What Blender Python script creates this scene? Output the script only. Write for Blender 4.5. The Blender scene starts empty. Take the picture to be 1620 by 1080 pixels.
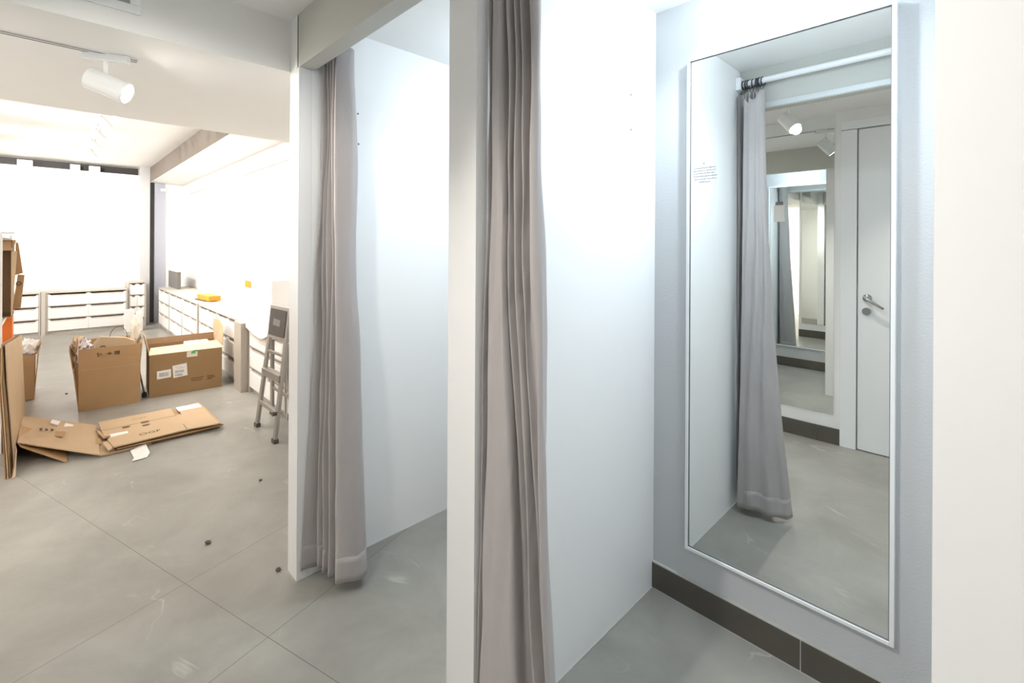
import bpy, bmesh, math, random
from mathutils import Vector, Matrix, noise

random.seed(7)
C = bpy.context.scene.collection
sc = bpy.context.scene
PI = math.pi

# ------------------------------------------------------------------ materials
def new_mat(name):
    m = bpy.data.materials.new(name); m.use_nodes = True
    nt = m.node_tree
    return m, nt, nt.nodes['Principled BSDF']

def simple(name, col, rough=.5, metal=0., spec=.5, noise_amt=0., nscale=12., bump=0., bscale=60., sheen=0.):
    m, nt, b = new_mat(name)
    b.inputs['Base Color'].default_value = (*col, 1)
    b.inputs['Roughness'].default_value = rough
    b.inputs['Metallic'].default_value = metal
    b.inputs['Specular IOR Level'].default_value = spec
    if sheen:
        b.inputs['Sheen Weight'].default_value = sheen
        b.inputs['Sheen Roughness'].default_value = .4
    tc = nt.nodes.new('ShaderNodeTexCoord')
    if noise_amt:
        n = nt.nodes.new('ShaderNodeTexNoise'); n.inputs['Scale'].default_value = nscale
        n.inputs['Detail'].default_value = 4
        nt.links.new(tc.outputs['Object'], n.inputs['Vector'])
        mx = nt.nodes.new('ShaderNodeMix'); mx.data_type = 'RGBA'
        mx.inputs['A'].default_value = tuple(c * (1 - noise_amt) for c in col) + (1,)
        mx.inputs['B'].default_value = tuple(min(1, c * (1 + noise_amt)) for c in col) + (1,)
        nt.links.new(n.outputs['Fac'], mx.inputs['Factor'])
        nt.links.new(mx.outputs['Result'], b.inputs['Base Color'])
    if bump:
        n2 = nt.nodes.new('ShaderNodeTexNoise'); n2.inputs['Scale'].default_value = bscale
        n2.inputs['Detail'].default_value = 3
        nt.links.new(tc.outputs['Object'], n2.inputs['Vector'])
        bp = nt.nodes.new('ShaderNodeBump'); bp.inputs['Strength'].default_value = bump
        bp.inputs['Distance'].default_value = .004
        nt.links.new(n2.outputs['Fac'], bp.inputs['Height'])
        nt.links.new(bp.outputs['Normal'], b.inputs['Normal'])
    return m

def emit(name, col, strength):
    m, nt, b = new_mat(name)
    b.inputs['Base Color'].default_value = (*col, 1)
    b.inputs['Emission Color'].default_value = (*col, 1)
    b.inputs['Emission Strength'].default_value = strength
    return m

def floor_material():
    m, nt, b = new_mat('stone_look_tile')
    N = nt.nodes.new; Lk = nt.links.new
    tc = N('ShaderNodeTexCoord')
    mp = N('ShaderNodeMapping'); mp.vector_type = 'TEXTURE'
    mp.inputs['Location'].default_value = (-2.322, .404, 0)
    mp.inputs['Rotation'].default_value = (0, 0, math.radians(16.7))
    Lk(tc.outputs['Object'], mp.inputs['Vector'])
    # mottled body
    n1 = N('ShaderNodeTexNoise'); n1.inputs['Scale'].default_value = 2.6; n1.inputs['Detail'].default_value = 7
    n1.inputs['Roughness'].default_value = .62; n1.inputs['Distortion'].default_value = .4
    Lk(mp.outputs['Vector'], n1.inputs['Vector'])
    r1 = N('ShaderNodeValToRGB')
    r1.color_ramp.elements[0].position = .32; r1.color_ramp.elements[0].color = (.245, .236, .212, 1)
    r1.color_ramp.elements[1].position = .70; r1.color_ramp.elements[1].color = (.345, .334, .302, 1)
    Lk(n1.outputs['Fac'], r1.inputs['Fac'])
    # thin pale veins
    n2 = N('ShaderNodeTexNoise'); n2.inputs['Scale'].default_value = 1.5; n2.inputs['Detail'].default_value = 3
    n2.inputs['Distortion'].default_value = .9
    mp2 = N('ShaderNodeMapping'); mp2.inputs['Scale'].default_value = (1, 2.1, 1); mp2.inputs['Rotation'].default_value = (0, 0, .5)
    Lk(mp.outputs['Vector'], mp2.inputs['Vector']); Lk(mp2.outputs['Vector'], n2.inputs['Vector'])
    sb = N('ShaderNodeMath'); sb.operation = 'SUBTRACT'; sb.inputs[1].default_value = .5
    ab = N('ShaderNodeMath'); ab.operation = 'ABSOLUTE'
    Lk(n2.outputs['Fac'], sb.inputs[0]); Lk(sb.outputs[0], ab.inputs[0])
    r2 = N('ShaderNodeValToRGB')
    r2.color_ramp.elements[0].position = 0; r2.color_ramp.elements[0].color = (1, 1, 1, 1)
    r2.color_ramp.elements[1].position = .012; r2.color_ramp.elements[1].color = (0, 0, 0, 1)
    Lk(ab.outputs[0], r2.inputs['Fac'])
    n3 = N('ShaderNodeTexNoise'); n3.inputs['Scale'].default_value = 3.1; n3.inputs['Detail'].default_value = 2
    Lk(mp.outputs['Vector'], n3.inputs['Vector'])
    r3 = N('ShaderNodeValToRGB')
    r3.color_ramp.elements[0].position = .56; r3.color_ramp.elements[1].position = .68
    Lk(n3.outputs['Fac'], r3.inputs['Fac'])
    mu = N('ShaderNodeMath'); mu.operation = 'MULTIPLY'
    Lk(r2.outputs['Color'], mu.inputs[0]); Lk(r3.outputs['Color'], mu.inputs[1])
    mu2 = N('ShaderNodeMath'); mu2.operation = 'MULTIPLY'; mu2.inputs[1].default_value = .5
    Lk(mu.outputs[0], mu2.inputs[0])
    mv = N('ShaderNodeMix'); mv.data_type = 'RGBA'; mv.inputs['B'].default_value = (.56, .54, .49, 1)
    Lk(mu2.outputs[0], mv.inputs['Factor']); Lk(r1.outputs['Color'], mv.inputs['A'])
    # joints
    sp = N('ShaderNodeSeparateXYZ'); Lk(mp.outputs['Vector'], sp.inputs[0])
    def joint(sock, off, period, half):
        a = N('ShaderNodeMath'); a.operation = 'ADD'; a.inputs[1].default_value = -off + period * 20 + period / 2
        Lk(sock, a.inputs[0])
        md = N('ShaderNodeMath'); md.operation = 'MODULO'; md.inputs[1].default_value = period
        Lk(a.outputs[0], md.inputs[0])
        s = N('ShaderNodeMath'); s.operation = 'SUBTRACT'; s.inputs[1].default_value = period / 2
        Lk(md.outputs[0], s.inputs[0])
        q = N('ShaderNodeMath'); q.operation = 'ABSOLUTE'; Lk(s.outputs[0], q.inputs[0])
        l = N('ShaderNodeMath'); l.operation = 'LESS_THAN'; l.inputs[1].default_value = half
        Lk(q.outputs[0], l.inputs[0]); return l
    js = [joint(sp.outputs['X'], 0, 3.4, .0011), joint(sp.outputs['X'], .545, 3.4, .0011), joint(sp.outputs['Y'], 0, 1.9, .0011)]
    lim = N('ShaderNodeMath'); lim.operation = 'LESS_THAN'; lim.inputs[1].default_value = 1.1; Lk(sp.outputs['X'], lim.inputs[0])
    jl = N('ShaderNodeMath'); jl.operation = 'MULTIPLY'; Lk(js[2].outputs[0], jl.inputs[0]); Lk(lim.outputs[0], jl.inputs[1]); js[2] = jl
    m1 = N('ShaderNodeMath'); m1.operation = 'MAXIMUM'; Lk(js[0].outputs[0], m1.inputs[0]); Lk(js[1].outputs[0], m1.inputs[1])
    m2 = N('ShaderNodeMath'); m2.operation = 'MAXIMUM'; Lk(m1.outputs[0], m2.inputs[0]); Lk(js[2].outputs[0], m2.inputs[1])
    mg = N('ShaderNodeMix'); mg.data_type = 'RGBA'; mg.inputs['B'].default_value = (.12, .11, .095, 1)
    Lk(m2.outputs[0], mg.inputs['Factor']); Lk(mv.outputs['Result'], mg.inputs['A'])
    Lk(mg.outputs['Result'], b.inputs['Base Color'])
    b.inputs['Specular IOR Level'].default_value = .45
    rr = N('ShaderNodeMapRange'); rr.inputs['To Min'].default_value = .30; rr.inputs['To Max'].default_value = .44
    Lk(n1.outputs['Fac'], rr.inputs['Value']); Lk(rr.outputs['Result'], b.inputs['Roughness'])
    return m

def fabric_material():
    m, nt, b = new_mat('taupe_satin_fabric')
    N = nt.nodes.new; Lk = nt.links.new
    tc = N('ShaderNodeTexCoord')
    n = N('ShaderNodeTexNoise'); n.inputs['Scale'].default_value = 6; n.inputs['Detail'].default_value = 5
    Lk(tc.outputs['Object'], n.inputs['Vector'])
    mx = N('ShaderNodeMix'); mx.data_type = 'RGBA'
    mx.inputs['A'].default_value = (.36, .332, .327, 1); mx.inputs['B'].default_value = (.415, .386, .38, 1)
    Lk(n.outputs['Fac'], mx.inputs['Factor']); Lk(mx.outputs['Result'], b.inputs['Base Color'])
    b.inputs['Roughness'].default_value = .62
    b.inputs['Specular IOR Level'].default_value = .35
    b.inputs['Sheen Weight'].default_value = .15
    w = N('ShaderNodeTexNoise'); w.inputs['Scale'].default_value = 9; w.inputs['Detail'].default_value = 3; w.inputs['Distortion'].default_value = .6
    mp = N('ShaderNodeMapping'); mp.inputs['Scale'].default_value = (1, 1, .45)
    Lk(tc.outputs['Object'], mp.inputs['Vector']); Lk(mp.outputs['Vector'], w.inputs['Vector'])
    bp = N('ShaderNodeBump'); bp.inputs['Strength'].default_value = .5; bp.inputs['Distance'].default_value = .016
    Lk(w.outputs['Fac'], bp.inputs['Height']); Lk(bp.outputs['Normal'], b.inputs['Normal'])
    return m

def cardboard_material(name, col):
    m, nt, b = new_mat(name)
    N = nt.nodes.new; Lk = nt.links.new
    tc = N('ShaderNodeTexCoord')
    n = N('ShaderNodeTexNoise'); n.inputs['Scale'].default_value = 5; n.inputs['Detail'].default_value = 6
    Lk(tc.outputs['Object'], n.inputs['Vector'])
    mx = N('ShaderNodeMix'); mx.data_type = 'RGBA'
    mx.inputs['A'].default_value = tuple(c * .90 for c in col) + (1,)
    mx.inputs['B'].default_value = tuple(c * 1.08 for c in col) + (1,)
    Lk(n.outputs['Fac'], mx.inputs['Factor']); Lk(mx.outputs['Result'], b.inputs['Base Color'])
    b.inputs['Roughness'].default_value = .75; b.inputs['Specular IOR Level'].default_value = .25
    return m

M = {}
M['white'] = simple('white_wall_paint', (.80, .79, .775), .5, noise_amt=.015, nscale=2, bump=.05, bscale=90)
M['store_white'] = simple('bright_white_paint', (.84, .835, .825), .5, noise_amt=.01)
M['panel'] = simple('white_laminate_panel', (.85, .86, .865), .38, noise_amt=.012, nscale=1.5)
M['cap'] = simple('gloss_white_edge_cap', (.79, .79, .795), .16, noise_amt=.01)
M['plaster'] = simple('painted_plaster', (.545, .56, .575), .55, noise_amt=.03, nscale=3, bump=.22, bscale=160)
M['ceiling'] = simple('ceiling_paint', (.86, .86, .85), .7, noise_amt=.01)
M['beam'] = simple('warm_white_paint', (.82, .815, .79), .55, noise_amt=.02, nscale=2)
M['floor'] = floor_material()
M['skirting'] = simple('dark_taupe_tile', (.088, .078, .064), .38, noise_amt=.12, nscale=9)
M['grout'] = simple('pale_grout', (.55, .54, .51), .8, noise_amt=.1)
M['fabric'] = fabric_material()
M['mirror'] = simple('silvered_glass', (.90, .925, .915), .0, 1.0)
M['frame_white'] = simple('white_lacquered_frame', (.82, .83, .835), .22, noise_amt=.01)
M['rod'] = simple('white_enamel_metal', (.80, .81, .82), .25, noise_amt=.01)
M['ring'] = simple('dark_plastic_ring', (.035, .038, .045), .35, noise_amt=.05)
M['steel'] = simple('brushed_steel', (.55, .55, .54), .28, 1.0, noise_amt=.06, nscale=30)
M['alu'] = simple('dull_aluminium', (.37, .355, .335), .42, .7, noise_amt=.06, nscale=20)
M['rubber'] = simple('dark_rubber', (.065, .055, .048), .7, noise_amt=.15, nscale=40)
M['black'] = simple('black_plastic', (.02, .02, .021), .45, noise_amt=.1)
M['card'] = cardboard_material('cardboard', (.43, .275, .145))
M['card_light'] = cardboard_material('pale_cardboard', (.51, .37, .235))
M['card_brown'] = cardboard_material('brown_cardboard', (.31, .195, .095))
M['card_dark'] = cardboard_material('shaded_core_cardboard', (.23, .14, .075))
M['card_cream'] = cardboard_material('cream_cardboard', (.66, .53, .36))
M['ink'] = simple('dark_print', (.10, .055, .03), .8, noise_amt=.1)
M['ink_grey'] = simple('grey_print', (.28, .27, .28), .8, noise_amt=.1)
M['paper'] = simple('white_paper', (.82, .80, .77), .6, noise_amt=.02)
M['kraft'] = cardboard_material('kraft_paper', (.60, .47, .32))
M['plastic'] = simple('milky_plastic_sheet', (.74, .68, .58), .25, noise_amt=.06)
M['printed'] = simple('printed_tissue_paper', (.62, .60, .61), .5, noise_amt=.9, nscale=26)
for nd in M['printed'].node_tree.nodes:
    if nd.type == 'MIX':
        nd.inputs['A'].default_value = (.16, .15, .15, 1); nd.inputs['B'].default_value = (.78, .74, .76, 1)
        rp = M['printed'].node_tree.nodes.new('ShaderNodeValToRGB')
        rp.color_ramp.elements[0].position = .42; rp.color_ramp.elements[1].position = .48
        lk = nd.inputs['Factor'].links[0]; src = lk.from_socket
        M['printed'].node_tree.links.new(src, rp.inputs['Fac']); M['printed'].node_tree.links.new(rp.outputs['Color'], nd.inputs['Factor'])
M['drawer'] = simple('white_drawer_front', (.82, .81, .80), .35, noise_amt=.01)
M['carcass'] = simple('cabinet_board', (.47, .435, .39), .5, noise_amt=.02)
M['pier'] = simple('greige_board', (.40, .36, .31), .5, noise_amt=.04)
M['orange'] = simple('orange_card', (.80, .24, .012), .5, noise_amt=.03)
M['orange_red'] = simple('orange_red_card', (.85, .20, .03), .5, noise_amt=.03)
M['grey_panel'] = simple('grey_screen', (.16, .155, .145), .4, noise_amt=.05)
M['dark_gap'] = simple('dark_recess', (.045, .042, .042), .6, noise_amt=.1)
M['green'] = simple('green_tape', (.12, .38, .16), .5, noise_amt=.2, nscale=40)
M['lamp'] = emit('lit_lamp_lens', (1, .93, .82), 28)
M['lamp_cool'] = emit('lit_spot_lens', (1, .97, .92), 22)
M['metal_dark'] = simple('dark_slot_metal', (.10, .095, .09), .45, noise_amt=.05)
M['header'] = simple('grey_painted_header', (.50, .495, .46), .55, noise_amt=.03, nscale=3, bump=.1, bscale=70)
M['beam_shade'] = simple('tan_beam_shade', (.15, .125, .105), .6, noise_amt=.05, nscale=3)
M['blue_grey'] = simple('blue_grey_paint', (.46, .48, .56), .5, noise_amt=.02)
M['col_grey'] = simple('column_grey_paint', (.52, .52, .53), .5, noise_amt=.02)
M['trim_grey'] = simple('pale_grey_trim', (.58, .60, .61), .35, noise_amt=.02)
M['gap_shade'] = simple('grey_gap_shade', (.13, .135, .14), .5, noise_amt=.05)
M['slot_grey'] = simple('grey_wall_rail', (.46, .455, .45), .5, noise_amt=.03)
M['vent_in'] = simple('vent_grey', (.42, .42, .40), .6, noise_amt=.05)
M['lever'] = simple('satin_nickel', (.50, .51, .51), .25, 1.0, noise_amt=.04)

# ------------------------------------------------------------------ mesh builder
class MB:
    def __init__(self, org=(0, 0, 0)):
        self.v = []; self.f = []; self.o = Vector(org)
    def add(self, vs, fs):
        b = len(self.v)
        self.v += [Vector(p) - self.o for p in vs]
        self.f += [tuple(i + b for i in f) for f in fs]
        return self
    def box(self, x0, x1, y0, y1, z0, z1):
        return self.add([(x0, y0, z0), (x1, y0, z0), (x1, y1, z0), (x0, y1, z0), (x0, y0, z1), (x1, y0, z1), (x1, y1, z1), (x0, y1, z1)],
                        [(0, 3, 2, 1), (4, 5, 6, 7), (0, 1, 5, 4), (1, 2, 6, 5), (2, 3, 7, 6), (3, 0, 4, 7)])
    def prism(self, poly, d):
        """poly: 3D points (loop), d: extrusion vector"""
        n = len(poly); d = Vector(d); P = [Vector(p) for p in poly]
        vs = P + [p + d for p in P]
        fs = [tuple(range(n - 1, -1, -1)), tuple(range(n, 2 * n))]
        fs += [(i, (i + 1) % n, n + (i + 1) % n, n + i) for i in range(n)]
        return self.add(vs, fs)
    def bar(self, p0, p1, w, h, up=(0, 0, 1)):
        """rectangular bar between two points"""
        p0 = Vector(p0); p1 = Vector(p1); d = (p1 - p0).normalized()
        s = d.cross(Vector(up)).normalized(); u = s.cross(d).normalized()
        q = [s * w / 2 + u * h / 2, -s * w / 2 + u * h / 2, -s * w / 2 - u * h / 2, s * w / 2 - u * h / 2]
        vs = [p0 + a for a in q] + [p1 + a for a in q]
        return self.add(vs, [(0, 1, 2, 3), (7, 6, 5, 4), (0, 4, 5, 1), (1, 5, 6, 2), (2, 6, 7, 3), (3, 7, 4, 0)])
    def tube(self, pts, r, n=12, closed=False):
        pts = [Vector(p) for p in pts]; rings = []; k = len(pts)
        r = r if isinstance(r, (list, tuple)) else [r] * k
        prev = None
        for i, p in enumerate(pts):
            if closed: d = pts[(i + 1) % k] - pts[i - 1]
            else: d = pts[min(i + 1, k - 1)] - pts[max(i - 1, 0)]
            d.normalize()
            if prev is None:
                a = Vector((0, 0, 1)) if abs(d.z) < .9 else Vector((1, 0, 0))
                s = d.cross(a).normalized()
            else:
                s = (prev - d * prev.dot(d)).normalized()
            prev = s; u = s.cross(d)
            rings.append([p + (s * math.cos(2 * PI * j / n) + u * math.sin(2 * PI * j / n)) * r[i] for j in range(n)])
        vs = [q for R in rings for q in R]; fs = []
        for i in range(k if closed else k - 1):
            a = i * n; b = ((i + 1) % k) * n
            fs += [(a + j, a + (j + 1) % n, b + (j + 1) % n, b + j) for j in range(n)]
        if not closed:
            fs += [tuple(range(n - 1, -1, -1)), tuple(range((k - 1) * n, k * n))]
        return self.add(vs, fs)
    def cyl(self, p0, p1, r0, r1=None, n=24):
        return self.tube([p0, p1], [r0, r0 if r1 is None else r1], n)
    def torus(self, c, R, r, axis, n=20, m=8):
        axis = Vector(axis).normalized(); c = Vector(c)
        a = Vector((0, 0, 1)) if abs(axis.z) < .9 else Vector((1, 0, 0))
        s = axis.cross(a).normalized(); u = axis.cross(s)
        return self.tube([c + (s * math.cos(2 * PI * i / n) + u * math.sin(2 * PI * i / n)) * R for i in range(n)], r, m, True)
    def grid(self, rows):
        k = len(rows[0]); vs = [p for R in rows for p in R]; fs = []
        for i in range(len(rows) - 1):
            for j in range(k - 1):
                fs.append((i * k + j, i * k + j + 1, (i + 1) * k + j + 1, (i + 1) * k + j))
        return self.add(vs, fs)
    def build(self, name, mat, parent=None, smooth=False, bevel=0., solid=0., loc=None, offset=0.):
        me = bpy.data.meshes.new(name)
        me.from_pydata([tuple(p) for p in self.v], [], self.f); me.update()
        bm = bmesh.new(); bm.from_mesh(me); bmesh.ops.recalc_face_normals(bm, faces=bm.faces); bm.to_mesh(me); bm.free()
        if smooth:
            for p in me.polygons: p.use_smooth = True
        me.materials.append(mat)
        o = bpy.data.objects.new(name, me); C.objects.link(o)
        if parent is not None: o.parent = parent
        if loc is not None: o.location = loc
        if solid:
            md = o.modifiers.new('thickness', 'SOLIDIFY'); md.thickness = solid; md.offset = offset
        if bevel:
            md = o.modifiers.new('bevel', 'BEVEL'); md.width = bevel; md.segments = 2; md.limit_method = 'ANGLE'
        return o

def tag(o, label, cat, group=None):
    o['label'] = label; o['category'] = cat
    if group: o['group'] = group
    return o
def thing(name, label, cat, loc=(0, 0, 0), rz=0., group=None):
    o = bpy.data.objects.new(name, None); C.objects.link(o)
    o.location = loc; o.rotation_euler = (0, 0, rz); o.empty_display_size = .1
    return tag(o, label, cat, group)
def struct(name, mb, mat, parent=None, bevel=0., **kw):
    o = mb.build(name, mat, parent, bevel=bevel, **kw)
    if parent is None: o['kind'] = 'structure'
    return o
def dup(root, loc, rz=None, label=None, group=None):
    r = root.copy(); C.objects.link(r); r.location = loc
    if rz is not None: r.rotation_euler = (0, 0, rz)
    if label: r['label'] = label
    if group: r['group'] = group
    for ch in list(root.children):
        c = ch.copy(); C.objects.link(c); c.parent = r
        for g in list(ch.children):
            d = g.copy(); C.objects.link(d); d.parent = c
    return r
def text_mesh(name, body, size, mat, parent, loc, rot, align='CENTER'):
    cu = bpy.data.curves.new(name, 'FONT'); cu.body = body; cu.size = size; cu.align_x = align; cu.align_y = 'CENTER'; cu.extrude = .0004
    tmp = bpy.data.objects.new(name + '_tmp', cu); C.objects.link(tmp)
    dg = bpy.context.evaluated_depsgraph_get(); me = bpy.data.meshes.new_from_object(tmp.evaluated_get(dg))
    bpy.data.objects.remove(tmp)
    me.materials.clear(); me.materials.append(mat)
    o = bpy.data.objects.new(name, me); C.objects.link(o); o.parent = parent; o.location = loc; o.rotation_euler = rot
    return o

# ------------------------------------------------------------------ the setting
YB = 1.78        # back wall of the fitting rooms and store side wall
YO = -.465       # opposite corridor wall
HC = 2.36        # corridor / fitting room ceiling
HB = 2.14        # header and soffit underside
HS = 2.75        # store ceiling
XP1, XP2, XP3 = -2.015, -.967, -.05    # right faces of the partitions (P3: left face)

struct('floor', MB().box(-11, 1.4, -3.2, 1.95, -.12, 0), M['floor'])
struct('wall_back', MB().box(-2.111, 1.3, YB, YB + .12, 0, HC), M['plaster'])
struct('wall_store_side', MB().box(-10.95, -2.111, YB, YB + .12, 0, HS), M['store_white'])
struct('wall_store_end', MB().box(-10.95, -10.55, -3.1, YB, 0, 2.605).box(-10.95, -10.75, -3.1, YB, 2.605, HS), M['store_white'])
struct('wall_store_far', MB().box(-10.95, -2.0, -3.2, -3.1, 0, HS), M['store_white'])
struct('wall_store_near', MB().box(-2.1, -2.0, -3.1, YO - .1, 0, HB), M['white'])
struct('wall_opposite', MB().box(-2.1, -.735, YO - .1, YO, 0, HC).box(-.735, .27, YO - .1, YO, 2.28, HC).box(.27, 1.3, YO - .1, YO, 0, HC), M['white'])
struct('wall_right', MB().box(1.2, 1.32, YO - .1, YB, 0, HC), M['white'])
struct('ceiling', MB().box(-2.111, 1.32, YO - .1, YB + .1, HC, HC + .1), M['ceiling'])
struct('ceiling_soffit', MB().box(-3.57, -2.113, -3.1, YB, HB, HS + .1).box(-2.113, -2.0, -3.1, YO - .1, HB, HS + .1), M['ceiling'])
struct('ceiling_store', MB().box(-10.95, -3.57, -3.1, YB, HS, HS + .1), M['store_white'])
struct('beam_corridor', MB().box(-2.113, -2.109, YO - .1, .738, HB, HC), M['beam'])
struct('beam_store', MB().box(-10.55, -3.57, 1.275, YB, 2.50, HS), M['store_white'])
struct('trim_12', MB().box(-10.55, -3.57, 1.268, 1.275, 2.50, HS), M['beam_shade'])  # thin facing on the white beam, its unlit side put in as darker colour

# partitions between the cubicles; the first carries the end of the soffit
struct('wall_partition_left', MB().box(-2.111, XP1, .738, YB, 0, HB).box(-2.111, XP1 - .012, .738, YB, HB, HC), M['panel'])
struct('trim_1', MB().box(-2.1125, XP1 + .0015, .7365, .740, 0, HB - .001).box(XP1 - .002, XP1 + .0015, .740, .79, 0, HB - .001), M['cap'], bevel=.0008)
struct('wall_partition_middle', MB().box(-1.085, XP2, .816, YB, 0, HC), M['panel'])
struct('trim_2', MB().box(-1.0865, XP2 + .0015, .8145, .819, 0, HC - .001).box(XP2 - .002, XP2 + .0015, .819, .852, 0, HC - .001).box(-1.0865, -1.083, .819, .852, 0, HC - .001), M['cap'], bevel=.0008)
struct('wall_partition_right', MB().box(XP3, .07, .816, YB, 0, HC).box(.07, 1.2, .816, .93, 0, HC), M['panel'])
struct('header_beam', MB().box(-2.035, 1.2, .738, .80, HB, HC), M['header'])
struct('trim_3', MB().box(XP1, -1.085, .797, .806, HB + .004, HB + .03).box(XP2 + .03, XP3, .797, .806, HB + .004, HB + .03), M['trim_grey'])

# skirting tiles (with the lighter tile edge on top and a joint)
def skirting(name, x0, x1, y0, y1, joints):
    h = .106
    s = struct(name, MB().box(x0, x1, y0, y1, 0, h), M['skirting'], bevel=.003)
    return s
struct('baseboard_back', MB().box(XP2, -.432, YB - .012, YB, .003, .105).box(-.430, XP3, YB - .012, YB, .003, .105).box(XP1, -1.55, YB - .012, YB, .003, .105).box(-1.548, -1.085, YB - .012, YB, .003, .105), M['skirting'], bevel=.0025)
struct('trim_4', MB().box(XP2, XP3, YB - .011, YB - .0005, 0, .004).box(-.4321, -.4299, YB - .0118, YB, .0, .104).box(XP2, XP3, YB - .0105, YB - .0005, .105, .110).box(XP2, XP2 + .0025, .86, YB - .012, 0, .004).box(XP1, -1.085, YB - .0105, YB - .0005, .105, .110).box(XP1, XP1 + .0025, .86, YB - .012, 0, .004), M['grout'])
struct('baseboard_opposite', MB().box(-2.1, -.87, YO, YO + .012, 0, .113).box(-.868, -.735, YO, YO + .012, 0, .113).box(.27, 1.2, YO, YO + .012, 0, .113), M['skirting'], bevel=.002)

# door in the opposite wall
struct('trim_5', MB().box(-.735, -.641, YO - .1, YO + .014, 0, 2.22).box(.176, .27, YO - .1, YO + .014, 0, 2.22).box(-.735, .27, YO - .1, YO + .014, 2.224, 2.285), M['frame_white'], bevel=.003)
door = struct('door_1', MB().box(-.636, .171, YO - .045, YO - .002, .006, 2.218), M['frame_white'], bevel=.002)
hx, hz = -.582, 1.055
lev = MB().cyl((hx, YO - .002, hz), (hx, YO + .009, hz), .026, .025).tube([(hx, YO + .008, hz), (hx, YO + .045, hz), (hx + .006, YO + .052, hz - .004), (hx + .04, YO + .054, hz - .026), (hx + .095, YO + .052, hz - .062)], [.010, .010, .0105, .010, .008], 14)
lev.build('door_handle', M['lever'], door, smooth=True)['label'] = 'satin nickel lever handle'
MB().cyl((hx - .004, YO - .002, hz - .092), (hx - .004, YO + .008, hz - .092), .026, .025).cyl((hx - .004, YO + .006, hz - .092), (hx - .004, YO + .016, hz - .092), .011, .010).build('lock_rosette', M['lever'], door, smooth=False)
MB().box(-.6395, -.6365, YO - .004, YO - .0005, .93, 1.16).build('latch_plate', M['steel'], door)

# air vent in the face above the corridor end
vent = thing('air_vent', 'white framed air vent high on the beam face above the shop opening', 'vent', (-2.109, -.06, 2.27))
def vb(): return MB((-2.109, -.06, 2.27))
vb().box(-2.109, -2.097, -.35, .227, 2.205, 2.234).box(-2.109, -2.097, -.35, .227, 2.322, 2.345).box(-2.109, -2.097, .197, .227, 2.234, 2.322).box(-2.109, -2.097, -.35, -.32, 2.234, 2.322).build('vent_frame', M['frame_white'], vent, bevel=.002)
vb().box(-2.1088, -2.106, -.32, .197, 2.234, 2.322).build('vent_panel', M['vent_in'], vent)

# ------------------------------------------------------------------ mirrors
def framed_mirror(loc, label):
    t = thing('wall_mirror', label, 'mirror', loc)
    w, z0, z1, f, d = .632, .234, 2.124, .0115, .026       # local origin: left lower wall corner
    h = z1 - z0
    MB().box(.004, w - .004, -.018, -.006, .004, h - .004).build('mirror_glass', M['mirror'], t)
    fr = MB().box(0, f, -d, 0, 0, h).box(w - f, w, -d, 0, 0, h).box(f, w - f, -d, 0, 0, f).box(f, w - f, -d, 0, h - f, h)
    fr.build('mirror_frame', M['frame_white'], t, bevel=.0015)
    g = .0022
    MB().box(f, f + g, -.021, -.018, f, h - f).box(w - f - g, w - f, -.021, -.018, f, h - f).box(f, w - f, -.021, -.018, f, f + g).box(f, w - f, -.021, -.018, h - f - g, h - f).build('gap_shade', M['gap_shade'], t)  # dark strips painting the shadow line between frame and glass
    return t
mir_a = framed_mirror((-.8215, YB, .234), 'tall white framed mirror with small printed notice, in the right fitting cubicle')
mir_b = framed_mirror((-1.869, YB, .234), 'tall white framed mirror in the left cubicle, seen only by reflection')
# the small printed notice on the glass (unreadable grey lines of lettering)
nt_ = MB()
rows = [(1.698, -.795, -.711), (1.688, -.797, -.713), (1.678, -.794, -.716), (1.667, -.796, -.710), (1.656, -.793, -.711), (1.645, -.774, -.733)]
yg = -.0186
for (z, a, b) in rows:
    x = a
    while x < b:
        wd = random.uniform(.003, .011)
        x2 = min(b, x + wd)
        k = x
        while k < x2:
            nt_.box(k + .8215, k + .8215 + .0011, yg, yg + .0003, z - .234 - random.uniform(.0012, .002), z - .234 + random.uniform(.0012, .002)); k += .0018
        nt_.box(x + .8215, x2 + .8215, yg, yg + .0003, z - .234 - .0002, z - .234 + .0006)
        x = x2 + .0022
nt_.box(-.758 + .8215, -.755 + .8215, yg, yg + .0003, 1.711 - .234, 1.719 - .234)
nt_.build('printed_notice', M['ink_grey'], mir_a)

big = MB().box(-2.06, -.774, YO, YO + .006, .208, 2.345).build('corridor_mirror', M['mirror'])
tag(big, 'large frameless mirror on the corridor wall beside the door, seen in the cubicle mirror', 'mirror')
nt2 = thing('hanging_notice', 'small white square notice with dark clip on the corridor mirror', 'notice', (-1.128, YO + .006, 1.66))
MB().box(-.036, .036, 0, .004, -.065, .062).build('notice_card', M['paper'], nt2)
MB().box(-.024, .024, 0, .008, .062, .086).build('clip', M['grey_panel'], nt2)

# screw holes on the cubicle sides
for x, y, z in ((XP1, .997, 1.996), (XP1, 1.001, 1.859), (XP2, 1.589, 1.982), (XP2, 1.591, 1.849)):
    o = MB().cyl((x - .001, y, z), (x + .0012, y, z), .0042, n=10).build('screw_plug', M['metal_dark'])
    tag(o, ('upper' if z > 1.9 else 'lower') + ' dark screw plug of two on the side panel of the ' + ('left' if x < -1.5 else 'right') + ' cubicle', 'screw')

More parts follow.
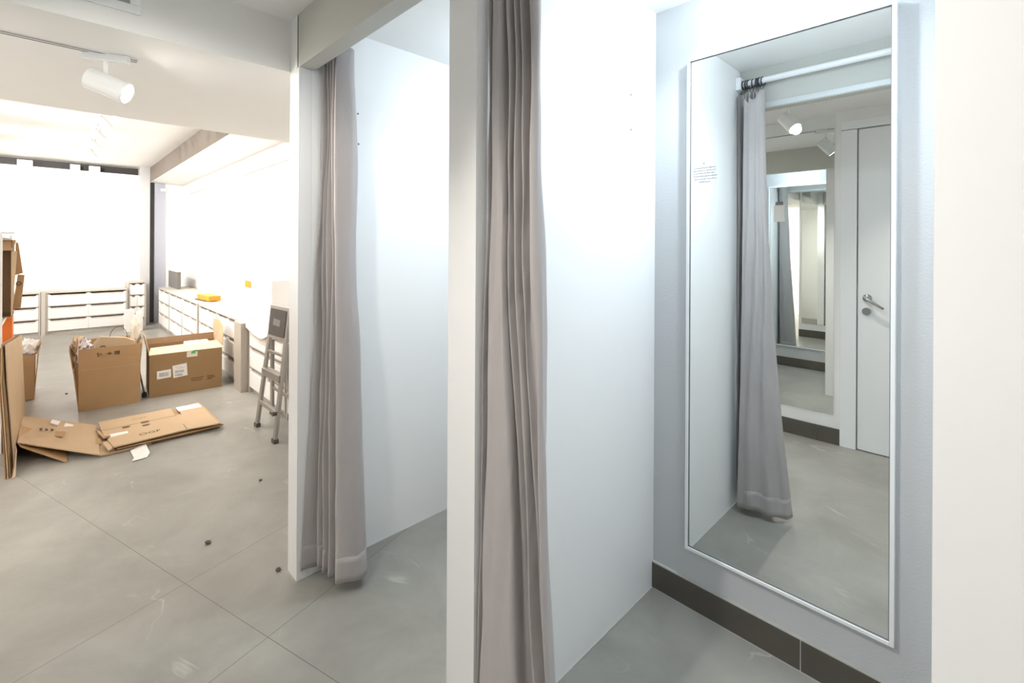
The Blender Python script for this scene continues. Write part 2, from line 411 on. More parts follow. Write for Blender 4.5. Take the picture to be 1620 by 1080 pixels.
# ------------------------------------------------------------------ curtains
def crom(P, n):
    P = [Vector(p) for p in P]; out = []
    k = len(P)
    # arc-length-ish distribution
    seg = [(P[i + 1] - P[i]).length + .004 for i in range(k - 1)]; tot = sum(seg)
    for i in range(k - 1):
        m = max(4, int(n * seg[i] / tot))
        p0 = P[i - 1] if i else P[0] * 2 - P[1]; p1, p2 = P[i], P[i + 1]
        p3 = P[i + 2] if i + 2 < k else P[-1] * 2 - P[-2]
        for j in range(m):
            t = j / m
            out.append(.5 * ((2 * p1) + (p2 - p0) * t + (2 * p0 - 5 * p1 + 4 * p2 - p3) * t * t + (3 * p1 - p0 - 3 * p2 + p3) * t ** 3))
    out.append(P[-1]); return out

def curtain(name, ctrl, z0, z1, label, seed, ntop, droop=None, ex=1.3, free=True):
    """ctrl rows: (x_top, y_top, x_bottom, y_bottom); plan shape blends down the height"""
    org = Vector((ctrl[0][0], ctrl[0][1], 0))
    t = thing(name, label, 'curtain', org)
    # the same parameter distribution top and bottom: 4D Catmull-Rom
    pts = crom4([(a, b, c, d) for a, b, c, d in ctrl], ntop)
    NZ = 90; rows = []
    for i in range(NZ + 1):
        s = i / NZ                                        # 0 top .. 1 bottom
        e = s ** ex
        row = []
        for j, (a, b, c, d) in enumerate(pts):
            u = j / (len(pts) - 1)
            x = a + (c - a) * e; y = b + (d - b) * e
            n = noise.noise((u * 8 + seed + s * 1.5, s * 3.4, 0)) * .014 * math.sin(PI * min(.86, s * 1.3 + .06)) + noise.noise((u * 22 + s * 5, s * 8 + seed, 3)) * .0042 * min(1, s * 4)
            if u > .70 and free > 1:
                k = min(1, (u - .70) / .06) * min(1, max(0, (1 - u) / .05)) * min(1, s * 3)
                y += k * (.0075 * math.sin(u * 62 - s * 5 + 1.5 * math.sin(s * 6)) + .006 * noise.noise((u * 16 - s * 6, s * 9, 8)))
            x += n * .8; y += n
            zt = z1 - (droop(u) if droop else 0)
            zb = z0 + .006 * math.sin(u * 21 + seed) + .004 * math.sin(u * 57)
            row.append((x, y, zt + (zb - zt) * s))
        rows.append(row)
    k = len(pts)
    MB(org).grid(rows).build('curtain_fabric', M['fabric'], t, smooth=True, solid=.0022)
    # bottom hem, a doubled band
    hr = [[(p[0], p[1], p[2]) for p in rows[i]] for i in range(NZ - 4, NZ + 1)]
    MB(org).grid(hr).build('hem', M['fabric'], t, smooth=True, solid=.0025)
    if free:
        MB(org).grid([r[-14:] for r in rows]).build('side_hem', M['fabric'], t, smooth=True, solid=.0034)
    return t, rows

def crom4(P, n):
    k = len(P); out = []
    seg = [max(math.dist(P[i][:2], P[i + 1][:2]), math.dist(P[i][2:], P[i + 1][2:])) + .004 for i in range(k - 1)]; tot = sum(seg)
    for i in range(k - 1):
        m = max(5, int(n * seg[i] / tot))
        p1, p2 = P[i], P[i + 1]
        p0 = P[i - 1] if i else [2 * a - b for a, b in zip(p1, p2)]
        p3 = P[i + 2] if i + 2 < k else [2 * a - b for a, b in zip(p2, p1)]
        for j in range(m):
            t = j / m
            out.append(tuple(.5 * (2 * b + (c - a) * t + (2 * a - 5 * b + 4 * c - d) * t * t + (3 * b - a - 3 * c + d) * t ** 3) for a, b, c, d in zip(p0, p1, p2, p3)))
    out.append(tuple(P[-1])); return out

ctrl2 = [(-.957, .872, -.960, .845), (-.950, .850, -.957, .812), (-.946, .888, -.950, .862), (-.937, .852, -.935, .806),
         (-.912, .852, -.790, .800), (-.908, .890, -.786, .846), (-.896, .856, -.772, .870), (-.889, .898, -.754, .866), (-.880, .862, -.736, .834),
         (-.868, .902, -.728, .866), (-.862, .866, -.716, .860), (-.854, .902, -.704, .846), (-.832, .875, -.696, .830),
         (-.817, .890, -.697, .846), (-.830, .915, -.735, .888), (-.856, .924, -.820, .922), (-.885, .926, -.890, .938), (-.905, .924, -.926, .936)]
droop2 = lambda u: .018 + (.05 * max(0, math.sin((u - .78) / .22 * PI)) if u > .78 else .006 * math.sin(u * 60)) + (.035 if u > .95 else 0)
cur2, _ = curtain('cubicle_curtain', ctrl2, .035, 2.235, 'taupe grey curtain bunched at the left side of the right cubicle opening', 1.3, 340, droop2, 1.75, 2)
ctrl1 = [(-2.004, .842, -2.006, .752), (-1.988, .830, -1.998, .790), (-1.996, .878, -1.990, .850), (-1.976, .836, -1.962, .800),
         (-1.972, .888, -1.946, .872), (-1.956, .842, -1.926, .806), (-1.952, .893, -1.908, .878), (-1.936, .846, -1.882, .812), (-1.930, .896, -1.866, .880),
         (-1.918, .852, -1.836, .826), (-1.905, .880, -1.796, .868), (-1.903, .915, -1.782, .915), (-1.925, .935, -1.815, .945), (-1.960, .938, -1.900, .952), (-1.992, .925, -1.975, .935)]
cur1, _ = curtain('cubicle_curtain', ctrl1, .045, 2.235, 'taupe grey curtain gathered against the left partition of the left cubicle', 4.1, 270)
def rings(t, xs, yc, zc, org):
    for k, x in enumerate(xs):
        tilt = random.uniform(-.35, .35)
        MB(org).torus((x, yc, zc - .006), .0225, .0032, (1, tilt, 0), 20, 8).tube([(x, yc, zc - .029), (x + .002, yc + .003, zc - .040), (x, yc, zc - .052)], .0016, 6).build('curtain_ring', M['ring'], t, smooth=True)
rings(cur2, [-.948, -.941, -.933, -.926, -.919, -.905, -.888, -.871, -.862, -.853, -.838], .845, 2.280, cur2.location)
rings(cur1, [-2.000, -1.992, -1.982, -1.972, -1.962, -1.950, -1.938, -1.925, -1.912, -1.902], .870, 2.280, cur1.location)
# side hem seam of the left curtain
def rod(x0, x1, y, label):
    t = thing('curtain_rod', label, 'curtain rod', (x0, y, 2.28))
    MB().cyl((.004, 0, 0), (x1 - x0 - .004, 0, 0), .0155, n=24).build('rod', M['rod'], t, smooth=False)
    for a, b in ((.0, .028), (x1 - x0 - .028, x1 - x0)):
        MB().box(a + .0005, b - .0005, -.034, .034, -.034, .034).build('rod_bracket', M['rod'], t, bevel=.004)
    return t
rod(XP2, XP3, .845, 'white curtain rod across the right cubicle, seen in its mirror')
rod(XP1, -1.0875, .870, 'white curtain rod of the left cubicle, just showing beside its curtain')

# ------------------------------------------------------------------ spotlights and tracks
def spot_body(label, loc, rz, lens, energy, col, pitch, group=None, stem=.06, angle=80, hold=True):
    """loc: point on the track; the lamp hangs below and points along local +X (pitched down)"""
    t = thing('track_spotlight', label, 'spotlight', loc, rz, group)
    MB().box(-.075, .075, -.014, .014, -.030, -.001).build('track_adapter', M['frame_white'], t, bevel=.003)
    MB().cyl((0, 0, -.03), (0, 0, -.03 - stem), .008).build('stem', M['frame_white'], t)
    c = Vector((0, 0, -.03 - stem - .035)); d = Vector((math.cos(pitch), 0, -math.sin(pitch)))
    MB().tube([c - d * .060, c - d * .056, c + d * .07, c + d * .075], [.036, .042, .042, .040], 28).build('lamp_body', M['frame_white'], t)
    MB().cyl(c + d * .0755, c + d * .0775, .036).build('lamp_lens', lens, t)
    L = bpy.data.lights.new('spot_lamp', 'SPOT'); L.energy = energy; L.color = col
    L.spot_size = math.radians(angle); L.spot_blend = .7; L.shadow_soft_size = .03
    o = bpy.data.objects.new('spot_lamp', L); C.objects.link(o)
    R = Matrix.Rotation(rz, 4, 'Z')
    p = Vector(loc) + (R @ (c + d * .085)); dd = (R @ d).normalized()
    o.location = p; o.rotation_euler = dd.to_track_quat('-Z', 'Y').to_euler()
    return t

WARM = (1.0, .945, .88); NEUT = (1.0, .95, .88); COOL = (.78, .90, 1.0)
def track(name, p0, p1, label):
    p0 = Vector(p0); p1 = Vector(p1)
    t = thing(name, label, 'light track', (p0 + p1) / 2)
    org = (p0 + p1) / 2
    MB(org).bar(p0, p1, .034, .004).build('track_rail', M['frame_white'], t)
    d = (p1 - p0).normalized(); s = d.cross(Vector((0, 0, 1)))
    for k in (-.011, .011):
        MB(org).bar(p0 + s * k + Vector((0, 0, -.002)), p1 + s * k + Vector((0, 0, -.002)), .006, .002).build('track_slot', M['metal_dark'], t)
    return t
track('light_track', (-2.42, -1.2, HB - .002), (-2.42, .25, HB - .002), 'recessed light track in the low shop ceiling just beyond the beam')
track('light_track', (-1.95, .055, HC - .002), (-.86, .055, HC - .002), 'light track on the corridor ceiling, seen only in the mirror')
track('light_track', (-9.4, .40, HS - .002), (-4.4, .40, HS - .002), 'long light track on the high shop ceiling carrying a row of lamps')
spot_body('white spotlight on the low shop ceiling, glaring to the right, nearest of the row', (-2.42, .155, HB), PI / 2 - .45, M['lamp'], 34, WARM, math.radians(22), stem=.055)
spot_body('white corridor spotlight above the cubicles, seen in the mirror', (-.93, .055, HC), math.radians(26), M['lamp_cool'], 58, NEUT, math.radians(48), stem=.07, angle=120)
for k in range(6):
    x = -4.9 - .75 * k
    spot_body(['nearest', 'second', 'third', 'fourth', 'fifth', 'farthest'][k] + ' of the six white spotlights along the high shop ceiling track', (x, .40, HS), PI / 2 - .35, M['lamp'], 64, WARM, math.radians(52), 'spotlights on the high shop ceiling', stem=.05, angle=94)

def spot_only(p, target, e, col, angle=110, soft=.12):
    L = bpy.data.lights.new('unseen_spot', 'SPOT'); L.energy = e; L.color = col; L.spot_size = math.radians(angle); L.spot_blend = .6; L.shadow_soft_size = soft
    o = bpy.data.objects.new('unseen_spot', L); C.objects.link(o); o.location = p
    o.rotation_euler = (Vector(target) - Vector(p)).to_track_quat('-Z', 'Y').to_euler()
# unseen spots without fixtures, added to fill the shop and bounce light
for k in range(4):
    spot_only((-5.5 - 1.3 * k, -.9, 2.6), (-5.8 - 1.3 * k, 1.78, 1.6), 105, WARM, 90)
for k in range(4):
    spot_only((-4.0 - 1.5 * k, -1.9, 2.6), (-4.0 - 1.5 * k, -3.1, 1.4), 140, WARM, 110)
for y in (-1.6, -.2):
    spot_only((-8.4, y, 2.6), (-10.5, y + .4, 1.6), 110, WARM, 90)
spot_only((-4.5, -.13, 2.62), (-5.2, 1.78, 1.5), 45, WARM, 110, .05)  # unseen lamp placed by its highlight on the left edge cap
spot_only((-2.9, -1.7, 2.05), (-2.9, -3.1, 1.3), 210, WARM, 120, .05)  # added to bounce off the far wall onto the soffit
spot_only((-3.0, -1.0, 2.06), (-3.3, -1.3, 0), 75, WARM, 90, .05)  # added to bounce off the floor onto the soffit
spot_only((.62, -.12, 2.25), (.75, .0, 0), 7, NEUT, 95, .05)  # added in the corridor, bounces off the floor to lift its ceiling
spot_only((-2.42, -.75, 2.02), (-3.4, 1.7, 1.2), 5, WARM, 120, .05)
# ceiling lights of the cubicles
def cub(x, y, e1, e2):
    for kind, e, z in (('POINT', e1, 2.27), ('SPOT', e2, 2.26)):
        L = bpy.data.lights.new('cubicle_lamp', kind); L.energy = e; L.color = COOL; L.shadow_soft_size = .022
        if kind == 'SPOT': L.spot_size = math.radians(152); L.spot_blend = 1
        o = bpy.data.objects.new('cubicle_lamp', L); C.objects.link(o); o.location = (x, y, z)
cub(-.52, 1.59, 4.2, 27); cub(-1.53, 1.57, 3.4, 21)
# added corridor spot without a fixture, out of view, brightening the beam face
spot_only((-1.22, .055, 2.22), (-1.88, .2, 1.22), 24, NEUT, 120, .05)

exec_parts = []
# ------------------------------------------------------------------ drawer cabinets
DW, DH, DD = .97, .655, .42
def make_cabinet(label, group, loc, rz, w=DW):
    t = thing('drawer_cabinet', label, 'cabinet', loc, rz, group)
    p = .022
    c = MB().box(0, p, 0, DD, 0, DH).box(w - p, w, 0, DD, 0, DH).box(p, w - p, 0, DD, DH - .02, DH).box(p, w - p, DD - .01, DD, .05, DH - .02).box(p, w - p, .03, DD, 0, .05)
    c.box(w / 2 - .006, w / 2 + .006, .006, DD, .05, DH - .02)
    for r in (1, 2): c.box(p, w - p, .003, DD, .05 + r * .195 - .006, .05 + r * .195 + .006)
    c.build('cabinet_body', M['carcass'], t)
    fw = (w - 2 * p) / 2
    for r in range(3):
        for q in range(2):
            x0 = p + q * fw + .002; x1 = x0 + fw - .004
            z0 = .05 + r * .195 + .008; z1 = z0 + .172
            e = .022
            f = [(x0, 0, z0), (x1, 0, z0), (x1, 0, z1), (x1 - e, 0, z1), (x1 - e - .018, 0, z1 - .031), (x0 + e + .018, 0, z1 - .031), (x0 + e, 0, z1), (x0, 0, z1)]
            d = MB().prism(f, (0, .016, 0)).build('drawer', M['drawer'], t)
            MB().box(x0 + .02, x1 - .02, .018, DD - .03, z0 + .004, z0 + .160).build('drawer_tray', M['carcass'], d)
    return t
YF = 1.335
cab0 = make_cabinet('white drawer cabinet at the far end of the right-hand row', 'drawer cabinets along the right shop wall', (-9.95, YF, 0), 0)
names = [(-8.95, 'white drawer cabinet next to the farthest in the right-hand row'), (-7.96, 'third white drawer cabinet from the far end, before the thick post'),
         (-6.925, 'white drawer cabinet partly hidden by the raised carton flap'), (-6.05, 'white drawer cabinet behind the labelled carton, left of the greige post'),
         (-4.93, 'white drawer cabinet just right of the greige post'), (-3.94, 'nearest white drawer cabinet, almost hidden behind the stepladder and the partition')]
cabn = None
for x, lb in names:
    if -7.5 < x < -5:
        if cabn is None: cabn = make_cabinet(lb, 'drawer cabinets along the right shop wall', (x, YF, 0), 0, .872)
        else: dup(cabn, (x, YF, 0), 0, lb)
        continue
    dup(cab0, (x, YF if x < -5 else YF + .02, 0), 0, lb)
pier = MB((-5.07, 1.29, 0)).box(-5.175, -4.945, 1.29, 1.76, 0, .6535).build('end_pier', M['pier'], None, bevel=.003, loc=(-5.07, 1.29, 0))
tag(pier, 'greige end pier standing between the drawer cabinets on the right', 'pier')
post = MB((-6.955, 1.32, 0)).box(-6.975, -6.93, 1.318, 1.75, 0, .662).build('divider_post', M['carcass'], None, loc=(-6.955, 1.32, 0))
tag(post, 'slim divider panel between the third and fourth cabinets of the right-hand row', 'panel')
XE = -10.07
for y, z, lb in ((-1.06, 0, 'white drawer cabinet on the end wall, left of the pale post'), (-.035, 0, 'white drawer cabinet on the end wall, right of the pale post')):
    dup(cab0, (XE, y, z), PI / 2, lb, 'drawer cabinets along the shop end wall')
p2 = MB((XE, -.05, 0)).box(XE - .40, XE + .03, -.085, -.037, 0, .67).build('divider_post', M['carcass'], None, loc=(XE, -.05, 0))
tag(p2, 'pale divider panel between the cabinets on the end wall', 'panel')
ce = make_cabinet('narrow white drawer cabinet in the far right corner by the column', 'drawer cabinets along the shop end wall', (XE - .05, .945, .10), PI / 2, .24)
MB().box(0, .24, .02, DD, -.10, 0).build('plinth', M['carcass'], ce)

# far end of the shop: column, dark gap, slot with brackets
struct('trim_6', MB().box(-10.55, -10.42, 1.135, 1.268, 0, HS), M['col_grey'])
struct('trim_7', MB().box(-10.55, -10.52, 1.27, 1.338, 0, 2.5), M['dark_gap'])
struct('trim_11', MB().box(-10.55, -10.525, 1.345, 1.50, 0, 2.5), M['blue_grey'])
struct('trim_8', MB().box(-10.76, -10.73, -3.0, 1.13, 2.61, 2.745), M['dark_gap'])
struct('trim_9', MB().box(-10.56, -10.535, -3.0, 1.13, 2.45, 2.607), M['white'])
for k, (y0, y1) in enumerate(((-.36, -.19), (.24, .36), (.47, .61))):
    o = MB((-10.6, y0, 2.66)).box(-10.73, -10.55, y0, y1, 2.61, 2.70).build('ceiling_bracket', M['store_white'], None, loc=(-10.6, y0, 2.66))
    tag(o, ['leftmost', 'middle', 'rightmost'][k] + ' white block in the dark slot above the end wall', 'bracket', 'blocks in the slot above the end wall')
al = MB((-10.52, 1.47, 2.38)).box(-10.55, -10.49, 1.43, 1.51, 2.355, 2.405).build('alarm_sensor', M['frame_white'], None, bevel=.008, loc=(-10.52, 1.47, 2.38))
tag(al, 'small white alarm sensor high in the far shop corner', 'sensor')
struct('trim_10', MB().box(-10.0, -2.2, YB - .014, YB, 2.283, 2.303), M['slot_grey'])

# things on the right-hand cabinets
pl = thing('display_plinth', 'white display block with an orange sticker on the right-hand cabinets', 'display block', (-5.14, 1.6, .655))
MB().box(-.54, .54, -.15, .14, .001, .415).build('block', M['drawer'], pl, bevel=.004)
MB().box(-.275, -.065, -.1535, -.150, .305, .375).build('orange_sticker', M['orange'], pl)
ob = thing('orange_box', 'small orange box lying on the white cabinets behind the cartons', 'box', (-7.25, 1.50, .655), .1)
MB().box(-.22, .22, -.06, .08, .012, .075).build('box_body', M['orange'], ob, bevel=.004)
MB().box(-.27, .10, -.075, .06, 0, .012).build('tray', M['ink'], ob)
gp = thing('grey_panel', 'dark grey rectangular screen standing on the cabinets in the far corner', 'screen', (-9.75, 1.5, .655))
MB().box(-.40, .40, 0, .05, 0, .285).build('panel', M['grey_panel'], gp, bevel=.004)
MB().box(-.43, .43, -.004, .056, .285, .295).build('panel_edge', M['frame_white'], gp)
# paper sheet draped over the cabinet front
rows = []
for i in range(13):
    s = i / 12; row = []
    for j in range(25):
        u = j / 24; x = -4.925 + u * .88
        drop = .05 + .07 * math.sin(PI * min(1, u * 1.15)) ** 2 - .03 * u
        if s < .5: y = 1.44 - (1.44 - 1.332) * (s / .5); z = .662 + .008 * math.sin(u * 9 + s * 8) ** 2
        else: y = 1.326 - .006 * math.sin(u * 11); z = .664 - drop * (s - .5) / .5
        row.append((x, y, z))
    rows.append(row)
dr = MB((-4.5, 1.4, .66)).grid(rows).build('paper_sheet', M['paper'], None, smooth=True, solid=.002, loc=(-4.5, 1.4, .66))
tag(dr, 'white paper sheet draped over the cabinet tops beside the stepladder', 'paper')
wb = MB((-9.6, .95, 0)).box(-9.75, -9.55, .86, .975, .0, .345).box(-9.74, -9.56, .985, 1.08, 0, .30).build('white_carton', M['paper'], None, bevel=.004, loc=(-9.6, .95, 0))
tag(wb, 'white carton on the floor at the far right corner of the shop', 'box')

# ------------------------------------------------------------------ display stand at the left edge
st = thing('display_stand', 'white metal shelf stand cut by the left edge of the photo', 'display stand', (-4.9, -.42, 0))
def sb(): return MB((-4.9, -.42, 0))
sb().box(-4.625, -4.60, -.66, -.222, 0, 1.475).build('side_panel', M['drawer'], st)
sb().box(-5.80, -5.775, -.66, -.222, 0, 1.475).build('side_panel', M['drawer'], st)
for z in (.10, .815, 1.44):
    sb().box(-5.775, -4.625, -.64, -.235, z, z + .022).build('shelf', M['drawer'], st)
sb().bar((-4.61, -.222, 1.468), (-4.61, -.165, 1.470), .012, .008).build('hanging_arm', M['steel'], st)

# ------------------------------------------------------------------ cartons
def frame_of(a, b):
    """rz so that local +X runs a->b on the floor"""
    return math.atan2(b[1] - a[1], b[0] - a[0])
T = .006
# carton A: tall open carton with its flaps up, front faces the camera; local x along the front, y going away
A0 = (-5.298, .177); A1 = (-5.263, .579)
wA = math.dist(A0, A1); dA = .50; hA = .345
rzA = frame_of(A0, A1)
cA = thing('open_carton', 'brown open carton stuffed with paper bags, left of the labelled carton', 'carton', (A0[0], A0[1], 0), rzA)
MB().box(0, wA, 0, T, 0, hA).box(wA - T, wA, T, dA, 0, hA).box(0, wA, dA - T, dA, 0, hA).box(0, wA, T, dA, 0, T).prism([(0, T, 0), (0, dA, 0), (-.035, dA, hA), (-.035, T, hA)], (T, 0, 0)).build('carton_body', M['card'], cA)
MB().prism([(0, 0, hA), (wA, 0, hA), (wA, -.002, .522), (0, -.002, .519)], (0, T, 0)).build('flap', M['card'], cA)
MB().prism([(-.035, .02, hA - .02), (-.035, dA, hA), (-.085, dA - .06, .50), (-.072, .19, .49)], (T, 0, 0)).build('flap', M['card'], cA)
MB().prism([(wA, 0, hA), (wA, dA, hA), (wA + .03, dA - .03, .50), (wA + .015, .03, .515)], (-T, 0, 0)).build('flap', M['card'], cA)
MB().prism([(0, dA, hA), (wA, dA, hA), (wA, dA + .04, .52), (0, dA + .04, .52)], (0, -T, 0)).build('flap', M['card'], cA)
MB().box(.02, wA - .02, -.0012, .0, hA - .004, hA - .001).build('crease', M['card_light'], cA)
ma = MB()
for (x, z, w, h) in ((.115, .465, .010, .012), (.118, .445, .010, .012), (.140, .456, .004, .016)): ma.box(x, x + w, -.0035, -.002, z, z + h)
for i in range(9): ma.box(.178 + i * .004, .178 + i * .004 + .0026, -.0035, -.002, .452 + abs(4 - i) * .002, .474 - abs(4 - i) * .003)
for i in range(5): ma.box(.228, .262, -.0035, -.002, .448 + i * .006, .4515 + i * .006)
ma.box(.228, .231, -.0035, -.002, .448, .478); ma.box(.259, .262, -.0035, -.002, .448, .478)
ma.build('printed_marks', M['ink'], cA)

# bags inside carton A
def blob(name, org, rx, ry, rz_, mat, seed, amp=.35, freq=3.5, label=None, cat=None, sub=3, rot=0):
    bm = bmesh.new(); bmesh.ops.create_icosphere(bm, subdivisions=sub, radius=1)
    for v in bm.verts:
        d = v.co.normalized()
        n = noise.noise(d * freq + Vector((seed, 0, 0))) + .5 * noise.noise(d * freq * 2.3 + Vector((0, seed, 0)))
        n = abs(n) * 1.3 - .35
        r = 1 + amp * n
        v.co = Vector((d.x * rx * r, d.y * ry * r, d.z * rz_ * r))
    me = bpy.data.meshes.new(name); bm.to_mesh(me); bm.free(); me.materials.append(mat)
    o = bpy.data.objects.new(name, me); C.objects.link(o); o.location = org; o.rotation_euler = (0, 0, rot)
    if label: tag(o, label, cat)
    return o
blob('crumpled_paper', (-5.46, .225, .455), .12, .060, .12, M['printed'], 3.3, .45, 4.5, 'crumpled printed tissue paper bulging from the left of the open carton', 'paper')
blob('crumpled_sheet', (-5.66, .185, .50), .08, .045, .085, M['kraft'], 7.7, .5, 4, 'crumpled cream wrapping paper at the back left of the open carton', 'paper')
kb = thing('paper_bag', 'kraft paper carrier bag with dark string handles in the open carton', 'bag', (-5.47, .40, .44), rzA)
poly = [(-.145, 0, -.12), (.16, .02, -.14), (.165, .03, .075), (.09, .02, .115), (-.085, 0, .145), (-.155, 0, .03)]
MB().prism(poly, (0, .035, 0)).build('bag_body', M['kraft'], kb, bevel=.006)
hd = []
for i in range(13):
    a = PI * i / 12; hd.append((.045 - .062 * math.cos(a), .02, .11 + .105 * math.sin(a)))
MB().tube(hd, .0022, 8).build('handle', M['ink'], kb, smooth=True)
MB().torus((-.06, -.003, .038), .020, .005, (0, 1, 0), 24, 8).build('printed_ring', M['ink'], kb, smooth=True)
blob('plastic_wrap', (-5.66, .585, .56), .06, .038, .17, M['plastic'], 11.2, .4, 3, 'crumpled milky plastic wrap standing between the two big cartons', 'wrapping')

# carton B: wide labelled carton
B0 = (-5.338, .651); B1 = (-5.300, 1.217)
wB = math.dist(B0, B1); dB = .46; hB = .385; rzB = frame_of(B0, B1)
cB = thing('labelled_carton', 'wide brown carton with two white shipping labels, in front of the drawer cabinets', 'carton', (B0[0], B0[1], 0), rzB)
MB().box(0, wB, 0, T, 0, hB).box(0, T, T, dB, 0, hB).box(wB - T, wB, T, dB, 0, hB).box(0, wB, dB - T, dB, 0, hB + .03).box(0, wB, T, dB, 0, T).build('carton_body', M['card_brown'], cB)
MB().prism([(-.005, 0, hB), (wB + .012, -.004, hB), (wB - .03, .105, hB + .055), (.012, .105, hB + .045)], (0, 0, T)).build('flap', M['card_cream'], cB)
MB().prism([(wB, .02, hB), (wB, dB - .01, hB), (wB - .01, dB + .02, hB + .17), (wB - .005, dB - .02, hB + .235), (wB + .010, .20, hB + .245), (wB + .016, .09, hB + .20), (wB + .010, .03, hB + .12)], (T, 0, 0)).build('flap', M['card_light'], cB)
MB().prism([(0, .03, hB), (0, dB - .03, hB), (-.035, dB - .06, hB + .16), (-.03, .14, hB + .16)], (T, 0, 0)).build('flap', M['card_light'], cB)
MB().prism([(0, dB, hB + .02), (wB, dB, hB + .02), (wB, dB + .03, hB + .085), (0, dB + .03, hB + .08)], (0, -T, 0)).build('flap', M['card_dark'], cB)  # back flap in darker cardboard, standing for the shade inside the carton
tp = MB().box(.28, .365, -.0025, -.0005, hB - .055, hB).box(.285, .36, -.001, .10, hB + .006, hB + .008)
tp.build('tape_strip', M['plastic'], cB)
MB().box(.315, .350, -.004, -.0026, hB - .026, hB - .004).box(.325, .365, -.004, -.0026, hB - .008, hB + .006).build('green_tape_print', M['green'], cB)
def barcode(parent, x0, z0, w, h, y=-.0022):
    m = MB(); x = x0
    while x < x0 + w - .002:
        k = random.choice((.0012, .002, .003)); m.box(x, min(x + k, x0 + w), y, y + .0005, z0, z0 + h); x += k + random.choice((.0012, .002))
    return m
l1 = MB().prism([(.055, -.0018, .160), (.160, -.0018, .166), (.160, -.0018, .240), (.055, -.0018, .234)], (0, .0015, 0)).build('shipping_label', M['paper'], cB)
barcode(l1, .072, .180, .072, .036).build('barcode', M['ink_grey'], l1)
l2 = MB().prism([(.178, -.0018, .152), (.287, -.0018, .162), (.280, -.0018, .278), (.170, -.0018, .266)], (0, .0015, 0)).build('shipping_label', M['paper'], cB)
m2 = barcode(l2, .190, .196, .070, .024)
m3 = barcode(l2, .190, .165, .062, .022); m2.add([tuple(v) for v in m3.v], m3.f)
m2.box(.205, .262, -.0022, -.0017, .236, .2385).box(.190, .245, -.0022, -.0017, .250, .2518)
m2.build('barcode', M['ink_grey'], l2)
mb_ = MB()
for z, a, b in ((.118, .315, .415), (.098, .318, .40), (.120, .44, .50), (.105, .45, .51), (.092, .445, .485)):
    if z == .120: mb_.build('printed_marks', M['ink'], cB); mb_ = MB()
    x = a
    while x < b: mb_.box(x, min(b, x + .008), -.0012, .0002, z, z + .009); x += .0105
mb_.build('printed_marks', M['ink'], cB)
for k, (x, y, w, d, h) in enumerate(((.07, .12, .19, .20, .40), (.29, .13, .20, .22, .425))):
    o = MB().box(0, w, 0, d, 0, .09).build('packing_box', M['paper'], None, bevel=.004)
    p = Matrix.Rotation(rzB, 4, 'Z') @ Vector((x, y, 0)); o.location = (B0[0] + p.x, B0[1] + p.y, h - .09); o.rotation_euler = (0, 0, rzB)
    tag(o, ('left' if k == 0 else 'right') + ' flat white box lying inside the labelled carton', 'box', 'white boxes inside the labelled carton')
    MB().box(.004, w - .004, .004, d - .004, -h + .09 + .008, 0).build('packing_box_base', M['card_light'], o)
pole = thing('metal_pole', 'thin grey metal pole with a dark foot between the two big cartons', 'pole', (-5.43, .617, 0))
MB().cyl((-.02, -.024, .225), (0, .008, .03), .007, n=12).build('pole_tube', M['steel'], pole)
MB().tube([(0, .006, .045), (.002, .008, .035), (.002, .010, .004), (.002, .010, 0)], [.008, .018, .020, .018], 16).build('foot', M['rubber'], pole)

# carton C behind the leaning sheets
cC = thing('narrow_carton', 'narrow brown carton with crumpled paper on top, behind the leaning cardboard', 'carton', (-6.0, -.09, 0), PI / 2)
MB().box(-.27, 0, 0, T, 0, .40).box(-.27, 0, .42, .42 + T, 0, .40).box(-.27, -.27 + T, 0, .42, 0, .40).prism([(0, 0, 0), (0, .42, 0), (.03, .44, .41), (.025, -.01, .41)], (-T, 0, 0)).box(-.27, 0, 0, .42, 0, T).build('carton_body', M['card'], cC)
MB().prism([(.025, 0, .40), (.025, .40, .40), (.045, .36, .52), (.045, .05, .50)], (-T, 0, 0)).build('flap', M['card_light'], cC)
blob('crumpled_paper', (-6.15, -.13, .45), .13, .075, .075, M['paper'], 5.5, .5, 4, 'crumpled white paper heaped on the narrow carton', 'paper')

# tall carton lying open on the stand's shelf
tc_ = thing('shelf_carton', 'tall brown carton with its dark open side out, on the stand shelf', 'carton', (-5.35, -.45, .84))
def tb(): return MB((-5.35, -.45, .84))
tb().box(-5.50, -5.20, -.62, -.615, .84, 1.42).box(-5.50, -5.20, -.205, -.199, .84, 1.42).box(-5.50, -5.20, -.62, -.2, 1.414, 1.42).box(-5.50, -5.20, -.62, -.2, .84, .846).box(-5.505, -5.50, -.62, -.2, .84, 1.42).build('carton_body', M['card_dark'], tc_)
tb().prism([(-5.20, -.62, 1.345), (-5.20, -.195, 1.345), (-5.22, -.18, 1.425), (-5.22, -.62, 1.425)], (.005, 0, 0)).build('flap', M['card'], tc_)
tb().prism([(-5.20, -.205, .84), (-5.20, -.205, 1.34), (-5.16, -.172, 1.34), (-5.16, -.198, .86)], (.005, 0, 0)).build('flap', M['card_light'], tc_)
fl = tb().prism([(-5.24, -.198, .895), (-5.24, -.155, .90), (-5.24, -.135, 1.155), (-5.24, -.172, 1.16)], (-.005, 0, 0)).prism([(-5.26, -.185, 1.155), (-5.26, -.145, 1.17), (-5.28, -.17, 1.40), (-5.28, -.185, 1.41)], (-.005, 0, 0)).build('flap', M['card'], tc_)
tb().torus((-5.236, -.166, 1.09), .013, .0028, (1, 0, 0), 20, 6).build('printed_ring', M['ink'], tc_)
orp = MB((-5.45, -.22, .55)).box(-5.60, -5.42, -.26, -.205, .122, .812).build('orange_board', M['orange_red'], None, bevel=.002, loc=(-5.45, -.22, .55))
